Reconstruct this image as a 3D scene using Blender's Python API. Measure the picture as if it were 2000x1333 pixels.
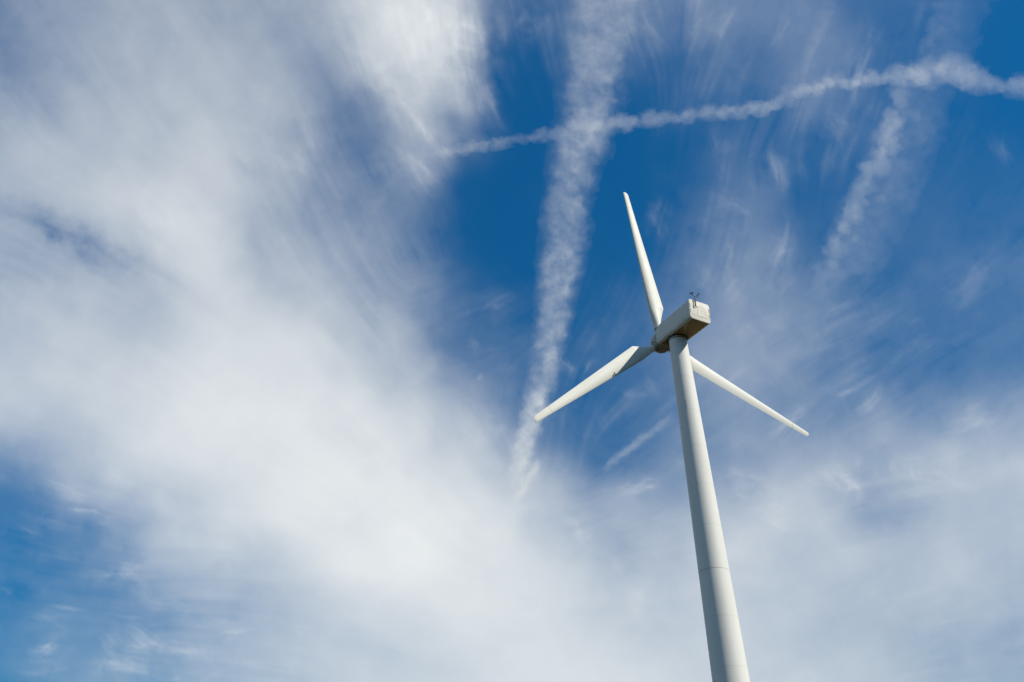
import bpy, bmesh, math
import numpy as np
from mathutils import Vector, Matrix

R = math.radians
scene = bpy.context.scene
for o in list(bpy.data.objects):
    bpy.data.objects.remove(o)

# ------------------------------------------------------------------ camera
F_PX, PITCH, EYE = 1557.2, 36.92, 1.7          # focal length for a 2000 px wide frame, upward pitch in degrees
cam_data = bpy.data.cameras.new('camera')
cam_data.sensor_width = 36.0
cam_data.lens = F_PX / 2000 * 36.0
cam_data.clip_start = 0.1
cam_data.clip_end = 400000
cam = bpy.data.objects.new('camera', cam_data)
scene.collection.objects.link(cam)
cam.location = (0, 0, EYE)
cam.rotation_euler = (R(90 + PITCH), 0, 0)
scene.camera = cam

# ------------------------------------------------------------------ sky and sun
SUN_AZ, SUN_EL = 118.0, 38.0                    # azimuth clockwise from +Y
world = bpy.data.worlds.new('World')
scene.world = world
world.use_nodes = True
wn, wl = world.node_tree.nodes, world.node_tree.links
wn.clear()
sky = wn.new('ShaderNodeTexSky')
sky.sky_type = 'NISHITA'
sky.sun_disc = False
sky.sun_elevation = R(SUN_EL)
sky.sun_rotation = R(SUN_AZ)
sky.altitude = 300
sky.air_density = 2.0
sky.dust_density = 0.0
sky.ozone_density = 10.0
gam = wn.new('ShaderNodeGamma')
gam.inputs['Gamma'].default_value = 0.65
hs = wn.new('ShaderNodeMix')                    # deep polarised blue of the photograph
hs.data_type = 'RGBA'
hs.blend_type = 'MULTIPLY'
hs.inputs['Factor'].default_value = 1.0
hs.inputs['B'].default_value = (0.045, 0.735, 1.33, 1)
bg = wn.new('ShaderNodeBackground')
bg.inputs['Strength'].default_value = 0.10
wo = wn.new('ShaderNodeOutputWorld')
wl.new(sky.outputs[0], gam.inputs['Color'])
wl.new(gam.outputs[0], hs.inputs['A'])
wl.new(hs.outputs['Result'], bg.inputs['Color'])
wl.new(bg.outputs[0], wo.inputs['Surface'])

sun_data = bpy.data.lights.new('sun', 'SUN')
sun_data.energy = 4.15
sun_data.angle = R(0.53)
sun_data.color = (1.0, 0.945, 0.845)
sun = bpy.data.objects.new('sun', sun_data)
scene.collection.objects.link(sun)
sdir = Vector((math.sin(R(SUN_AZ)) * math.cos(R(SUN_EL)), math.cos(R(SUN_AZ)) * math.cos(R(SUN_EL)), math.sin(R(SUN_EL))))
sun.rotation_euler = sdir.to_track_quat('Z', 'Y').to_euler()

scene.view_settings.view_transform = 'Standard'
scene.view_settings.look = 'None'
scene.view_settings.gamma = 1
scene.view_settings.exposure = 0.0
scene.cycles.transparent_max_bounces = 16
scene.cycles.max_bounces = 8

# ------------------------------------------------------------------ helpers
C = scene.collection


def link_mesh(name, bm, mat, parent=None, smooth=True, angle=35):
    me = bpy.data.meshes.new(name)
    bmesh.ops.recalc_face_normals(bm, faces=bm.faces)
    bm.to_mesh(me)
    bm.free()
    if smooth:
        me.polygons.foreach_set('use_smooth', [True] * len(me.polygons))
        try:
            me.set_sharp_from_angle(angle=R(angle))
        except Exception:
            pass
    if mat:
        me.materials.append(mat)
    o = bpy.data.objects.new(name, me)
    C.objects.link(o)
    if parent:
        o.parent = parent
    return o


def new_mat(name):
    m = bpy.data.materials.new(name)
    m.use_nodes = True
    nt = m.node_tree
    nt.nodes.clear()
    out = nt.nodes.new('ShaderNodeOutputMaterial')
    return m, nt.nodes, nt.links, out


def paint(name, col, rough=0.4, dirt=0.12, dirt_col=(0.42, 0.38, 0.31), scale=1.2, stretch=(1, 1, 0.15), spec=0.4, line=None, coat=0.0):
    """weathered gel-coat / paint: base colour with faint streaks, patches and specks"""
    m, n, l, out = new_mat(name)
    b = n.new('ShaderNodeBsdfPrincipled')
    tc = n.new('ShaderNodeTexCoord')
    mp = n.new('ShaderNodeMapping')
    mp.inputs['Scale'].default_value = stretch
    l.new(tc.outputs['Object'], mp.inputs['Vector'])
    nz = n.new('ShaderNodeTexNoise')
    nz.inputs['Scale'].default_value = scale
    nz.inputs['Detail'].default_value = 7
    nz.inputs['Roughness'].default_value = 0.62
    l.new(mp.outputs[0], nz.inputs['Vector'])
    rp = n.new('ShaderNodeMapRange')
    rp.inputs['From Min'].default_value = 0.48
    rp.inputs['From Max'].default_value = 0.78
    rp.inputs['To Max'].default_value = dirt
    l.new(nz.outputs['Fac'], rp.inputs['Value'])
    mx = n.new('ShaderNodeMix')
    mx.data_type = 'RGBA'
    mx.inputs['A'].default_value = (*col, 1)
    mx.inputs['B'].default_value = (*dirt_col, 1)
    l.new(rp.outputs[0], mx.inputs['Factor'])
    l.new(mx.outputs['Result'], b.inputs['Base Color'])
    r2 = n.new('ShaderNodeMapRange')
    r2.inputs['To Min'].default_value = rough - 0.08
    r2.inputs['To Max'].default_value = rough + 0.1
    l.new(nz.outputs['Fac'], r2.inputs['Value'])
    l.new(r2.outputs[0], b.inputs['Roughness'])
    b.inputs['Specular IOR Level'].default_value = spec
    b.inputs['Coat Weight'].default_value = coat
    b.inputs['Coat Roughness'].default_value = 0.3
    bp = n.new('ShaderNodeBump')
    bp.inputs['Strength'].default_value = 0.12
    bp.inputs['Distance'].default_value = 0.01
    n2 = n.new('ShaderNodeTexNoise')
    n2.inputs['Scale'].default_value = 3.0
    n2.inputs['Detail'].default_value = 4
    l.new(tc.outputs['Object'], n2.inputs['Vector'])
    l.new(n2.outputs['Fac'], bp.inputs['Height'])
    l.new(bp.outputs[0], b.inputs['Normal'])
    l.new(b.outputs[0], out.inputs['Surface'])
    return m


def plain(name, col, rough=0.5, metal=0.0):
    m, n, l, out = new_mat(name)
    b = n.new('ShaderNodeBsdfPrincipled')
    nz = n.new('ShaderNodeTexNoise')
    nz.inputs['Scale'].default_value = 14
    rp = n.new('ShaderNodeMix')
    rp.data_type = 'RGBA'
    rp.inputs['A'].default_value = (*[c * 0.85 for c in col], 1)
    rp.inputs['B'].default_value = (*[min(1, c * 1.12) for c in col], 1)
    l.new(nz.outputs['Fac'], rp.inputs['Factor'])
    l.new(rp.outputs['Result'], b.inputs['Base Color'])
    b.inputs['Roughness'].default_value = rough
    b.inputs['Metallic'].default_value = metal
    l.new(b.outputs[0], out.inputs['Surface'])
    return m


M_TOWER = paint('tower_paint', (0.82, 0.805, 0.735), rough=0.62, dirt=0.20, scale=0.9, stretch=(1, 1, 0.10), spec=0.22)
M_NAC = paint('nacelle_gelcoat', (0.83, 0.79, 0.69), rough=0.6, dirt=0.28, scale=1.1, stretch=(1, 1, 1), spec=0.12)
M_BLADE = paint('blade_gelcoat', (0.80, 0.79, 0.705), rough=0.5, dirt=0.16, scale=1.3, stretch=(1.5, 1.5, 0.35), spec=0.28)
M_SPIN = paint('spinner_gelcoat', (0.55, 0.53, 0.50), rough=0.45, dirt=0.2, scale=1.6, stretch=(1, 1, 1))
M_STEEL = paint('painted_steel', (0.50, 0.51, 0.51), rough=0.4, dirt=0.15, scale=3, stretch=(1, 1, 1))
M_WELD = paint('weld_primer', (0.71, 0.70, 0.635), rough=0.55, dirt=0.3, scale=2)
M_DARK = plain('black_seal_and_gap_shade', (0.015, 0.015, 0.017), 0.6)
M_SEAM = plain('joint_sealant', (0.22, 0.20, 0.165), 0.6)
M_BLACK = plain('black_sensor_metal', (0.02, 0.022, 0.03), 0.45)
M_GALV = plain('dark_pipe', (0.03, 0.032, 0.04), 0.5, 0.0)
M_VENT = plain('vent_louvre_shadow', (0.26, 0.27, 0.17), 0.6)
M_RUST = plain('rusty_bracket', (0.045, 0.03, 0.02), 0.7)

# tip joint line and grime near the blade roots (local z runs along the span)
nt = M_BLADE.node_tree
pb = next(x for x in nt.nodes if x.type == 'BSDF_PRINCIPLED')
src = pb.inputs['Base Color'].links[0].from_socket
tc = nt.nodes.new('ShaderNodeTexCoord')
sx = nt.nodes.new('ShaderNodeSeparateXYZ')
nt.links.new(tc.outputs['Object'], sx.inputs[0])
cmpn = nt.nodes.new('ShaderNodeMath')
cmpn.operation = 'COMPARE'
cmpn.inputs[1].default_value = 17.72
cmpn.inputs[2].default_value = 0.028
nt.links.new(sx.outputs['Z'], cmpn.inputs[0])
mul = nt.nodes.new('ShaderNodeMath')
mul.operation = 'MULTIPLY'
mul.inputs[1].default_value = 0.5
nt.links.new(cmpn.outputs[0], mul.inputs[0])
mxb = nt.nodes.new('ShaderNodeMix')
mxb.data_type = 'RGBA'
mxb.inputs['B'].default_value = (0.25, 0.23, 0.2, 1)
nt.links.new(mul.outputs[0], mxb.inputs['Factor'])
nt.links.new(src, mxb.inputs['A'])
nt.links.new(mxb.outputs['Result'], pb.inputs['Base Color'])

# ------------------------------------------------------------------ ground (below the frame, lights the undersides)
gm, n, l, out = new_mat('dry_field')
b = n.new('ShaderNodeBsdfPrincipled')
tc = n.new('ShaderNodeTexCoord')
nz = n.new('ShaderNodeTexNoise')
nz.inputs['Scale'].default_value = 0.02
nz.inputs['Detail'].default_value = 10
l.new(tc.outputs['Object'], nz.inputs['Vector'])
cr = n.new('ShaderNodeValToRGB')
cr.color_ramp.elements[0].position = 0.35
cr.color_ramp.elements[0].color = (0.020, 0.016, 0.004, 1)
cr.color_ramp.elements[1].position = 0.68
cr.color_ramp.elements[1].color = (0.042, 0.027, 0.007, 1)
l.new(nz.outputs['Fac'], cr.inputs['Fac'])
l.new(cr.outputs[0], b.inputs['Base Color'])
b.inputs['Roughness'].default_value = 0.95
b.inputs['Specular IOR Level'].default_value = 0.0
l.new(b.outputs[0], out.inputs['Surface'])
bm = bmesh.new()
rings = [0.0, 30, 120, 500, 2500, 12000, 60000]
prev = None
for k, rr in enumerate(rings[1:]):
    cur = [bm.verts.new((rr * math.cos(2 * math.pi * i / 64), rr * math.sin(2 * math.pi * i / 64), 0)) for i in range(64)]
    if prev is None:
        bm.faces.new(cur)
    else:
        for i in range(64):
            bm.faces.new((prev[i], prev[(i + 1) % 64], cur[(i + 1) % 64], cur[i]))
    prev = cur
ground = link_mesh('ground', bm, gm, smooth=False)
ground['kind'] = 'structure'

# ------------------------------------------------------------------ wind turbine
TX, TY, ZN = 17.152, 65.917, 52.65             # tower axis and height of the nacelle centre
PSI, TILT, THETA = -25.83, 5.293, -11.55
OH, L0, L1 = 2.673, 4.0, 2.0                   # rotor overhang, nacelle length behind / ahead of the tower axis
NW, NH = 2.56, 2.36


def r_tower(z):
    return (3.43 - 0.0314 * z) / 2


ps, tl = R(PSI), R(TILT)
A = Vector((math.sin(ps) * math.cos(tl), math.cos(ps) * math.cos(tl), math.sin(tl)))    # towards the wind
S = Vector((math.cos(ps), -math.sin(ps), 0))                                            # right-hand side seen from behind
U = S.cross(A)
turbine = bpy.data.objects.new('wind_turbine', None)
C.objects.link(turbine)
turbine.location = (TX, TY, 0)
turbine['label'] = 'white three bladed wind turbine on a tapered tubular tower seen from below'
turbine['category'] = 'wind turbine'


def matrix(origin, x, y, z):
    m = Matrix((x, y, z)).transposed().to_4x4()
    m.translation = origin
    return m


def lathe(bm, prof, seg=96):
    """surface of revolution about local z; prof = [(radius, z)]"""
    rows = []
    for r, z in prof:
        if r < 1e-6:
            rows.append([bm.verts.new((0, 0, z))])
        else:
            rows.append([bm.verts.new((r * math.cos(2 * math.pi * i / seg), r * math.sin(2 * math.pi * i / seg), z)) for i in range(seg)])
    for p, q in zip(rows, rows[1:]):
        for i in range(seg):
            j = (i + 1) % seg
            if len(p) == 1 and len(q) == 1:
                continue
            if len(p) == 1:
                bm.faces.new((p[0], q[i], q[j]))
            elif len(q) == 1:
                bm.faces.new((p[i], p[j], q[0]))
            else:
                bm.faces.new((p[i], p[j], q[j], q[i]))
    return rows


def tube(bm, pts, r, seg=12, cap=True):
    pts = [Vector(p) for p in pts]
    rows = []
    for i, p in enumerate(pts):
        d = (pts[min(i + 1, len(pts) - 1)] - pts[max(i - 1, 0)]).normalized()
        h = Vector((0, 0, 1)) if abs(d.z) < 0.9 else Vector((1, 0, 0))
        x = d.cross(h).normalized()
        y = d.cross(x)
        rows.append([bm.verts.new(p + (x * math.cos(2 * math.pi * k / seg) + y * math.sin(2 * math.pi * k / seg)) * r) for k in range(seg)])
    for a_, b_ in zip(rows, rows[1:]):
        for k in range(seg):
            bm.faces.new((a_[k], a_[(k + 1) % seg], b_[(k + 1) % seg], b_[k]))
    if cap:
        bm.faces.new(rows[0])
        bm.faces.new(rows[-1])


def box(bm, c, sx, sy, sz, bev=0.0):
    r = bmesh.ops.create_cube(bm, size=1)
    vs = r['verts']
    bmesh.ops.scale(bm, vec=(sx, sy, sz), verts=vs)
    bmesh.ops.translate(bm, vec=c, verts=vs)
    if bev:
        es = {e for v in vs for e in v.link_edges}
        bmesh.ops.bevel(bm, geom=list(es), offset=bev, segments=3, affect='EDGES')


# tower -------------------------------------------------------------
Z_TOP = ZN - NH / 2 - 0.27
seams = [k * 3.93 + 3.0 for k in range(13)]
seams = [26.6 + 3.93 * k for k in range(-6, 7) if abs(k) > 0 and 26.6 + 3.93 * k < Z_TOP - 1]
bm = bmesh.new()
prof = [(r_tower(0) + 0.12, 0.0), (r_tower(0) + 0.12, 0.12), (r_tower(0.2), 0.14)]
prof += [(r_tower(z), z) for z in np.linspace(0.3, Z_TOP, 70)]
lathe(bm, prof, 160)
tower = link_mesh('tower', bm, M_TOWER, turbine, angle=50)
for z in seams:                                  # faint weld bead between two rolled cans
    bm = bmesh.new()
    r = r_tower(z)
    lathe(bm, [(r - 0.02, z - 0.014), (r + 0.004, z - 0.012), (r + 0.007, z), (r + 0.004, z + 0.012), (r - 0.02, z + 0.014)], 120)
    link_mesh('weld_ring', bm, M_WELD, tower)
bm = bmesh.new()
an = R(-112)
tube(bm, [(math.cos(an) * r_tower(z), math.sin(an) * r_tower(z), z) for z in np.linspace(42.4, 43.4, 4)], 0.012, 6)
link_mesh('weld_seam', bm, M_SEAM, tower)
# flange joint of the two tower sections: dark sealant line
bm = bmesh.new()
r = r_tower(26.6)
lathe(bm, [(r - 0.02, 26.585), (r + 0.004, 26.588), (r + 0.004, 26.612), (r - 0.02, 26.615)], 160)
link_mesh('flange_joint', bm, M_SEAM, tower)
# small cable bolt low on the tower
bm = bmesh.new()
view = Vector((-TX, -TY, 0)).normalized()
side = Vector((-view.y, view.x, 0)).normalized()        # towards the viewer's right? fixed below
if side.x < 0:
    side = -side
zb = 17.75
ang = -57
rn = (view * math.cos(R(ang)) + side * math.sin(R(ang)))
tube(bm, [rn * (r_tower(zb) - 0.01) + Vector((0, 0, zb)), rn * (r_tower(zb) + 0.05) + Vector((0, 0, zb))], 0.045, 16)
link_mesh('bolt', bm, M_BLACK, tower)

# yaw ring --------------------------------------------------------------
rt = r_tower(Z_TOP)
bm = bmesh.new()
lathe(bm, [(rt - 0.05, Z_TOP - 0.01), (rt + 0.03, Z_TOP), (rt + 0.035, Z_TOP + 0.09), (rt - 0.05, Z_TOP + 0.10)], 96)
yaw = link_mesh('yaw_ring', bm, M_TOWER, turbine)
bm = bmesh.new()
lathe(bm, [(rt - 0.10, Z_TOP - 0.10), (rt + 0.006, Z_TOP - 0.085), (rt + 0.006, Z_TOP - 0.012), (rt - 0.10, Z_TOP - 0.005)], 96)
link_mesh('seal', bm, M_DARK, yaw)
bm = bmesh.new()
lathe(bm, [(rt - 0.1, Z_TOP + 0.10), (rt + 0.01, Z_TOP + 0.11), (rt + 0.13, Z_TOP + 0.16), (rt + 0.15, Z_TOP + 0.42), (rt - 0.1, Z_TOP + 0.43)], 96)
link_mesh('bearing', bm, M_DARK, yaw)  # yaw bearing, widened and blackened to paint the shadow in the gap

# nacelle ---------------------------------------------------------------
# local frame: x = right side seen from behind, y = towards the wind, z = up


def rrect(w0, w1, h0, h1, rt_, rb_, n=10):
    """rounded rectangle, corner radii top / bottom, counter-clockwise list of (x, z)"""
    pts = []
    for cx, cz, r, a0 in ((w1 - rt_, h1 - rt_, rt_, 0), (w0 + rt_, h1 - rt_, rt_, 90), (w0 + rb_, h0 + rb_, rb_, 180), (w1 - rb_, h0 + rb_, rb_, 270)):
        for k in range(n + 1):
            t = R(a0 + 90 * k / n)
            pts.append((cx + r * math.cos(t), cz + r * math.sin(t)))
    return pts


nac_m = matrix(Vector((0, 0, ZN)), S, A, U)
bm = bmesh.new()
secs = []
hw, hh = NW / 2, NH / 2
#        y,      inset, top drop, bottom rise
ys = [(-L0 + 0.000, 0.055, 0, 0), (-L0 + 0.012, 0.028, 0, 0), (-L0 + 0.035, 0.008, 0, 0), (-L0 + 0.07, 0.0, 0, 0), (-L0 + 1.5, 0, 0, 0),
      (-1.0, 0, 0.0, 0), (0.6, 0, 0.02, 0), (1.1, 0, 0.06, 0.0), (1.45, 0.0, 0.14, 0.02), (1.7, 0.02, 0.25, 0.05), (1.86, 0.07, 0.36, 0.10), (1.95, 0.15, 0.48, 0.18), (2.0, 0.28, 0.62, 0.30)]
for y, ins, dt, db in ys:
    sec = rrect(-hw + ins, hw - ins, -hh + ins + db, hh - ins - dt, 0.30 - min(ins, .1), 0.36 - min(ins, .1))
    secs.append([bm.verts.new((x, y, z)) for x, z in sec])
for p, q in zip(secs, secs[1:]):
    for i in range(len(p)):
        j = (i + 1) % len(p)
        bm.faces.new((p[i], p[j], q[j], q[i]))
bm.faces.new(secs[0])
bm.faces.new(secs[-1])
nacelle = link_mesh('nacelle', bm, M_NAC, turbine, angle=50)
nacelle.matrix_local = nac_m


def nac_part(name, bm, mat, parent=None, **k):
    o = link_mesh(name, bm, mat, None, **k)
    o.parent = parent or nacelle
    return o


# seam between the upper shell and the belly tray, running right round
bm = bmesh.new()
zs = -hh + 0.50
for sx in (-1, 1):
    x = sx * hw
    box(bm, (x + sx * 0.001, (-L0 + 0.09 + 1.55) / 2, zs), 0.006, 1.46 + L0, 0.022)
box(bm, (0, -L0 - 0.001, zs), NW - 0.14, 0.006, 0.022)
nac_part('shell_joint', bm, M_SEAM, smooth=False)
# belly panel outlines
bm = bmesh.new()
for x in (-0.86, 0.86):
    box(bm, (x, -2.65, -hh - 0.009), 0.014, 2.3, 0.006)
box(bm, (0, -1.52, -hh - 0.009), 1.70, 0.014, 0.006)
nac_part('belly_panel_joint', bm, M_SEAM, smooth=False)


# arched service hatch on the rear wall
def arch(x0, x1, z0, zc, n=28):
    cx, r = (x0 + x1) / 2, (x1 - x0) / 2
    p = [(x0, z0), (x1, z0)]
    for k in range(n + 1):
        t = math.pi * k / n
        p.append((cx + r * math.cos(t), zc + r * math.sin(t)))
    return p


hx0, hx1, hz0, hzc = -0.27, 0.74, zs + 0.03, 0.12
bm = bmesh.new()
o1 = arch(hx0, hx1, hz0, hzc)
f1 = [bm.verts.new((x, -L0 - 0.012, z)) for x, z in o1]
b1 = [bm.verts.new((x, -L0 + 0.01, z)) for x, z in o1]
bm.faces.new(f1)
for i in range(len(f1)):
    j = (i + 1) % len(f1)
    bm.faces.new((f1[i], f1[j], b1[j], b1[i]))
hatch = nac_part('rear_hatch', bm, M_NAC, angle=30)
bm = bmesh.new()
oi = arch(hx0, hx1, hz0, hzc)
oo = arch(hx0 - 0.034, hx1 + 0.034, hz0 - 0.034, hzc)
vi = [bm.verts.new((x, -L0 - 0.004, z)) for x, z in oi]
vo = [bm.verts.new((x, -L0 - 0.004, z)) for x, z in oo]
vb = [bm.verts.new((x, -L0 + 0.004, z)) for x, z in oo]
for i in range(len(vi)):
    j = (i + 1) % len(vi)
    bm.faces.new((vi[i], vi[j], vo[j], vo[i]))
    bm.faces.new((vo[i], vo[j], vb[j], vb[i]))
nac_part('seal', bm, M_SEAM, hatch, smooth=False)
for z in (hz0 + 0.09, hzc - 0.02):
    bm = bmesh.new()
    tube(bm, [((hx0 + hx1) / 2, -L0 - 0.05, z), ((hx0 + hx1) / 2, -L0, z)], 0.028, 14)
    nac_part('latch', bm, M_STEEL, hatch)
# thin upright joint left of the hatch
bm = bmesh.new()
box(bm, (-0.72, -L0 - 0.001, -0.12), 0.016, 0.005, 1.15)
nac_part('rear_wall_joint', bm, M_SEAM, smooth=False)
# four slot vents at the rear wall's edges
M_VENT_G = plain('green_tinted_vent', (0.07, 0.20, 0.16), 0.6)
M_VENT_Y = plain('ochre_tinted_vent', (0.30, 0.25, 0.08), 0.6)
for x, mv in ((-hw + 0.12, M_VENT_G), (hw - 0.12, M_VENT_Y)):
    for z in (-0.26, 0.38):
        bm = bmesh.new()
        box(bm, (x, -L0 - 0.004, z), 0.10, 0.018, 0.47, 0.006)
        nac_part('vent', bm, mv, smooth=False)
# added plate: shade of the underside put into its dark brown colour
M_BELLY = paint('belly_shade_brown', (0.40, 0.31, 0.17), rough=0.7, dirt=0.6, dirt_col=(0.22, 0.17, 0.09), scale=1.5, stretch=(1, 1, 1), spec=0.1)
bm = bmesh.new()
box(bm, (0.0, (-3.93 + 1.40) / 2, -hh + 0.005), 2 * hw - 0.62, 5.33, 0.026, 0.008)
nac_part('belly_shade_plate', bm, M_BELLY, smooth=False)
# grease streaks under the belly: drained down from the yaw bearing
bm = bmesh.new()
path = [(-0.86, -3.85, 0.015), (-0.83, -3.2, 0.03), (-0.80, -2.7, 0.09), (-0.74, -2.35, 0.17), (-0.55, -2.05, 0.15), (-0.32, -1.75, 0.10), (-0.14, -1.5, 0.06), (-0.05, -1.3, 0.03)]
le_, ri_ = [], []
for i, (px, py, w) in enumerate(path):
    q0, q1 = path[max(i - 1, 0)], path[min(i + 1, len(path) - 1)]
    dx, dy = q1[0] - q0[0], q1[1] - q0[1]
    ll = math.hypot(dx, dy)
    le_.append(bm.verts.new((px - dy / ll * w, py + dx / ll * w, -hh - 0.0105)))
    ri_.append(bm.verts.new((px + dy / ll * w, py - dx / ll * w, -hh - 0.0105)))
for i in range(len(path) - 1):
    bm.faces.new((le_[i], le_[i + 1], ri_[i + 1], ri_[i]))
M_STAIN, n, l, out = new_mat('pale_grease_streak')
b = n.new('ShaderNodeBsdfPrincipled')
b.inputs['Base Color'].default_value = (0.9, 0.86, 0.78, 1)
tr = n.new('ShaderNodeBsdfTransparent')
mxs = n.new('ShaderNodeMixShader')
nz = n.new('ShaderNodeTexNoise')
nz.inputs['Scale'].default_value = 5
nz.inputs['Detail'].default_value = 5
mr = n.new('ShaderNodeMapRange')
mr.inputs['From Min'].default_value = 0.4
mr.inputs['From Max'].default_value = 0.7
mr.inputs['To Max'].default_value = 0.6
tc = n.new('ShaderNodeTexCoord')
l.new(tc.outputs['Object'], nz.inputs['Vector'])
l.new(nz.outputs['Fac'], mr.inputs['Value'])
l.new(mr.outputs[0], mxs.inputs['Fac'])
l.new(tr.outputs[0], mxs.inputs[1])
l.new(b.outputs[0], mxs.inputs[2])
l.new(mxs.outputs[0], out.inputs['Surface'])
nac_part('grease_streak', bm, M_STAIN, smooth=False)

# weather mast on the rear wall --------------------------------------------
mx_, my_ = -0.56, -L0 - 0.16
bm = bmesh.new()
tube(bm, [(mx_, my_, 0.28), (mx_, my_, hh + 0.36)], 0.038, 14)
mast = link_mesh('weather_mast', bm, M_GALV, turbine)
mast.matrix_local = nac_m
bm = bmesh.new()
tube(bm, [(mx_ - 0.34, my_, hh + 0.50), (mx_ - 0.34, my_, hh + 0.385), (mx_ - 0.325, my_, hh + 0.36), (mx_ + 0.325, my_, hh + 0.36), (mx_ + 0.34, my_, hh + 0.385), (mx_ + 0.34, my_, hh + 0.50)], 0.036, 12)
nac_part('crossbar', bm, M_GALV, mast)
bm = bmesh.new()
tube(bm, [(mx_, my_, hh + 0.36), (mx_, my_, hh + 1.0)], 0.006, 8)
nac_part('lightning_rod', bm, M_STEEL, mast)
for z in (0.36, hh - 0.10):
    bm = bmesh.new()
    tube(bm, [(mx_ - 0.19, my_ + 0.165, z), (mx_ - 0.19, my_ + 0.06, z), (mx_ - 0.17, my_ + 0.045, z), (mx_ + 0.17, my_ + 0.045, z), (mx_ + 0.19, my_ + 0.06, z), (mx_ + 0.19, my_ + 0.165, z)], 0.024, 8)
    nac_part('bracket', bm, M_RUST, mast)
bm = bmesh.new()
box(bm, (mx_ - 0.05, my_ + 0.03, 0.75), 0.06, 0.05, 0.78, 0.01)
nac_part('cable_duct', bm, M_RUST, mast, smooth=False)
# cup anemometer
bm = bmesh.new()
cc = Vector((mx_ - 0.34, my_, hh + 0.56))
tube(bm, [cc - Vector((0, 0, 0.08)), cc + Vector((0, 0, 0.10))], 0.045, 14)
for k in range(3):
    t = R(35 + 120 * k)
    d = Vector((math.cos(t), math.sin(t), 0))
    q = cc + Vector((0, 0, 0.07)) + d * 0.14
    tube(bm, [cc + Vector((0, 0, 0.07)), q], 0.012, 8)
    # half-sphere cup, open towards the tangent
    tg = Vector((-math.sin(t), math.cos(t), 0))
    rows = []
    for a_ in range(0, 7):
        ph = R(15 * a_)
        ring = []
        for s_ in range(16):
            th = 2 * math.pi * s_ / 16
            v = tg * (-0.085 * math.sin(ph)) + (d * math.cos(th) + Vector((0, 0, 1)) * math.sin(th)) * 0.085 * math.cos(ph)
            ring.append(bm.verts.new(q + v))
        rows.append(ring)
    for p_, q_ in zip(rows, rows[1:]):
        for s_ in range(16):
            bm.faces.new((p_[s_], p_[(s_ + 1) % 16], q_[(s_ + 1) % 16], q_[s_]))
nac_part('cup_anemometer', bm, M_BLACK, mast)
# wind vane
bm = bmesh.new()
cv = Vector((mx_ + 0.34, my_, hh + 0.56))
tube(bm, [cv - Vector((0, 0, 0.08)), cv + Vector((0, 0, 0.10))], 0.05, 14)
dv = Vector((0.35, -0.9, 0)).normalized()
tube(bm, [cv + Vector((0, 0, 0.12)) - dv * 0.10, cv + Vector((0, 0, 0.12)) + dv * 0.18], 0.014, 8)
fin = [cv + Vector((0, 0, 0.05)) + dv * 0.10, cv + Vector((0, 0, 0.05)) + dv * 0.22, cv + Vector((0, 0, 0.27)) + dv * 0.22, cv + Vector((0, 0, 0.21)) + dv * 0.10]
nrm = Vector((-dv.y, dv.x, 0)) * 0.006
fa = [bm.verts.new(p + nrm) for p in fin]
fb = [bm.verts.new(p - nrm) for p in fin]
bm.faces.new(fa)
bm.faces.new(fb[::-1])
for i in range(4):
    bm.faces.new((fa[i], fa[(i + 1) % 4], fb[(i + 1) % 4], fb[i]))
nac_part('wind_vane', bm, M_BLACK, mast, smooth=False)

# hub -------------------------------------------------------------------
hub_pos = Vector((0, 0, ZN)) + A * OH + Vector((0, 0, -0.047))
hub_m = matrix(hub_pos, S, U * -1 if False else U, A * -1 if False else S.cross(U))
# local frame of the spinner: z = nose direction (towards the wind)
nose = S.cross(U)
sgn = 1.0 if nose.dot(A) > 0 else -1.0
bm = bmesh.new()
prof = [(0.0, -0.56), (0.95, -0.56), (1.12, -0.52), (1.16, -0.40), (1.17, 0.0)]
for k in range(1, 13):
    t = R(90 * k / 12)
    prof.append((1.17 * math.cos(t) ** 0.85 if k < 12 else 0.0, 0.0 + 1.20 * math.sin(t)))
lathe(bm, [(r_, z_ * sgn) for r_, z_ in prof], 72)
spinner = link_mesh('spinner', bm, M_SPIN, turbine)
spinner.matrix_local = hub_m
bm = bmesh.new()
lathe(bm, [(0.55, -0.80 * sgn), (0.60, -0.50 * sgn)], 48)
o = link_mesh('rotor_shaft', bm, M_DARK, None)
o.parent = spinner

# blades -------------------------------------------------------------------
RB = 20.0


def airfoil(n):
    """unit-chord outline, LE at x=0, TE at x=1, returns [(x, y)] with n points running round; thickness 1"""
    pts = []
    for k in range(n):
        t = 2 * math.pi * k / n
        x = 0.5 + 0.5 * math.cos(t)            # k=0 at TE
        yt = 5 * (0.2969 * math.sqrt(x) - 0.126 * x - 0.3516 * x * x + 0.2843 * x ** 3 - 0.1036 * x ** 4)
        s_ = 1 if t <= math.pi else -1
        camber = 0.10 * (4 * x * (1 - x)) * 0.5
        pts.append((x, s_ * yt * (1.0 if s_ > 0 else 0.75), camber))
    return pts


NA = 64
AF = airfoil(NA)
R_C = 4.15
stations = [1.68, 1.9, 2.1, 2.25, 2.4, 2.6, 2.85, 3.1, 3.4, 3.7, 3.95, 4.08, 4.15, 4.3, 4.6, 5, 5.6, 6.4, 7.4, 8.5, 10, 11.5, 13, 14.5, 16, 17, 18, 18.8, 19.3, 19.5, 19.62, 19.72, 19.8, 19.87, 19.93, 19.97, 19.99, 20.0]


def smooth01(t):
    t = max(0, min(1, t))
    return t * t * (3 - 2 * t)


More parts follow.
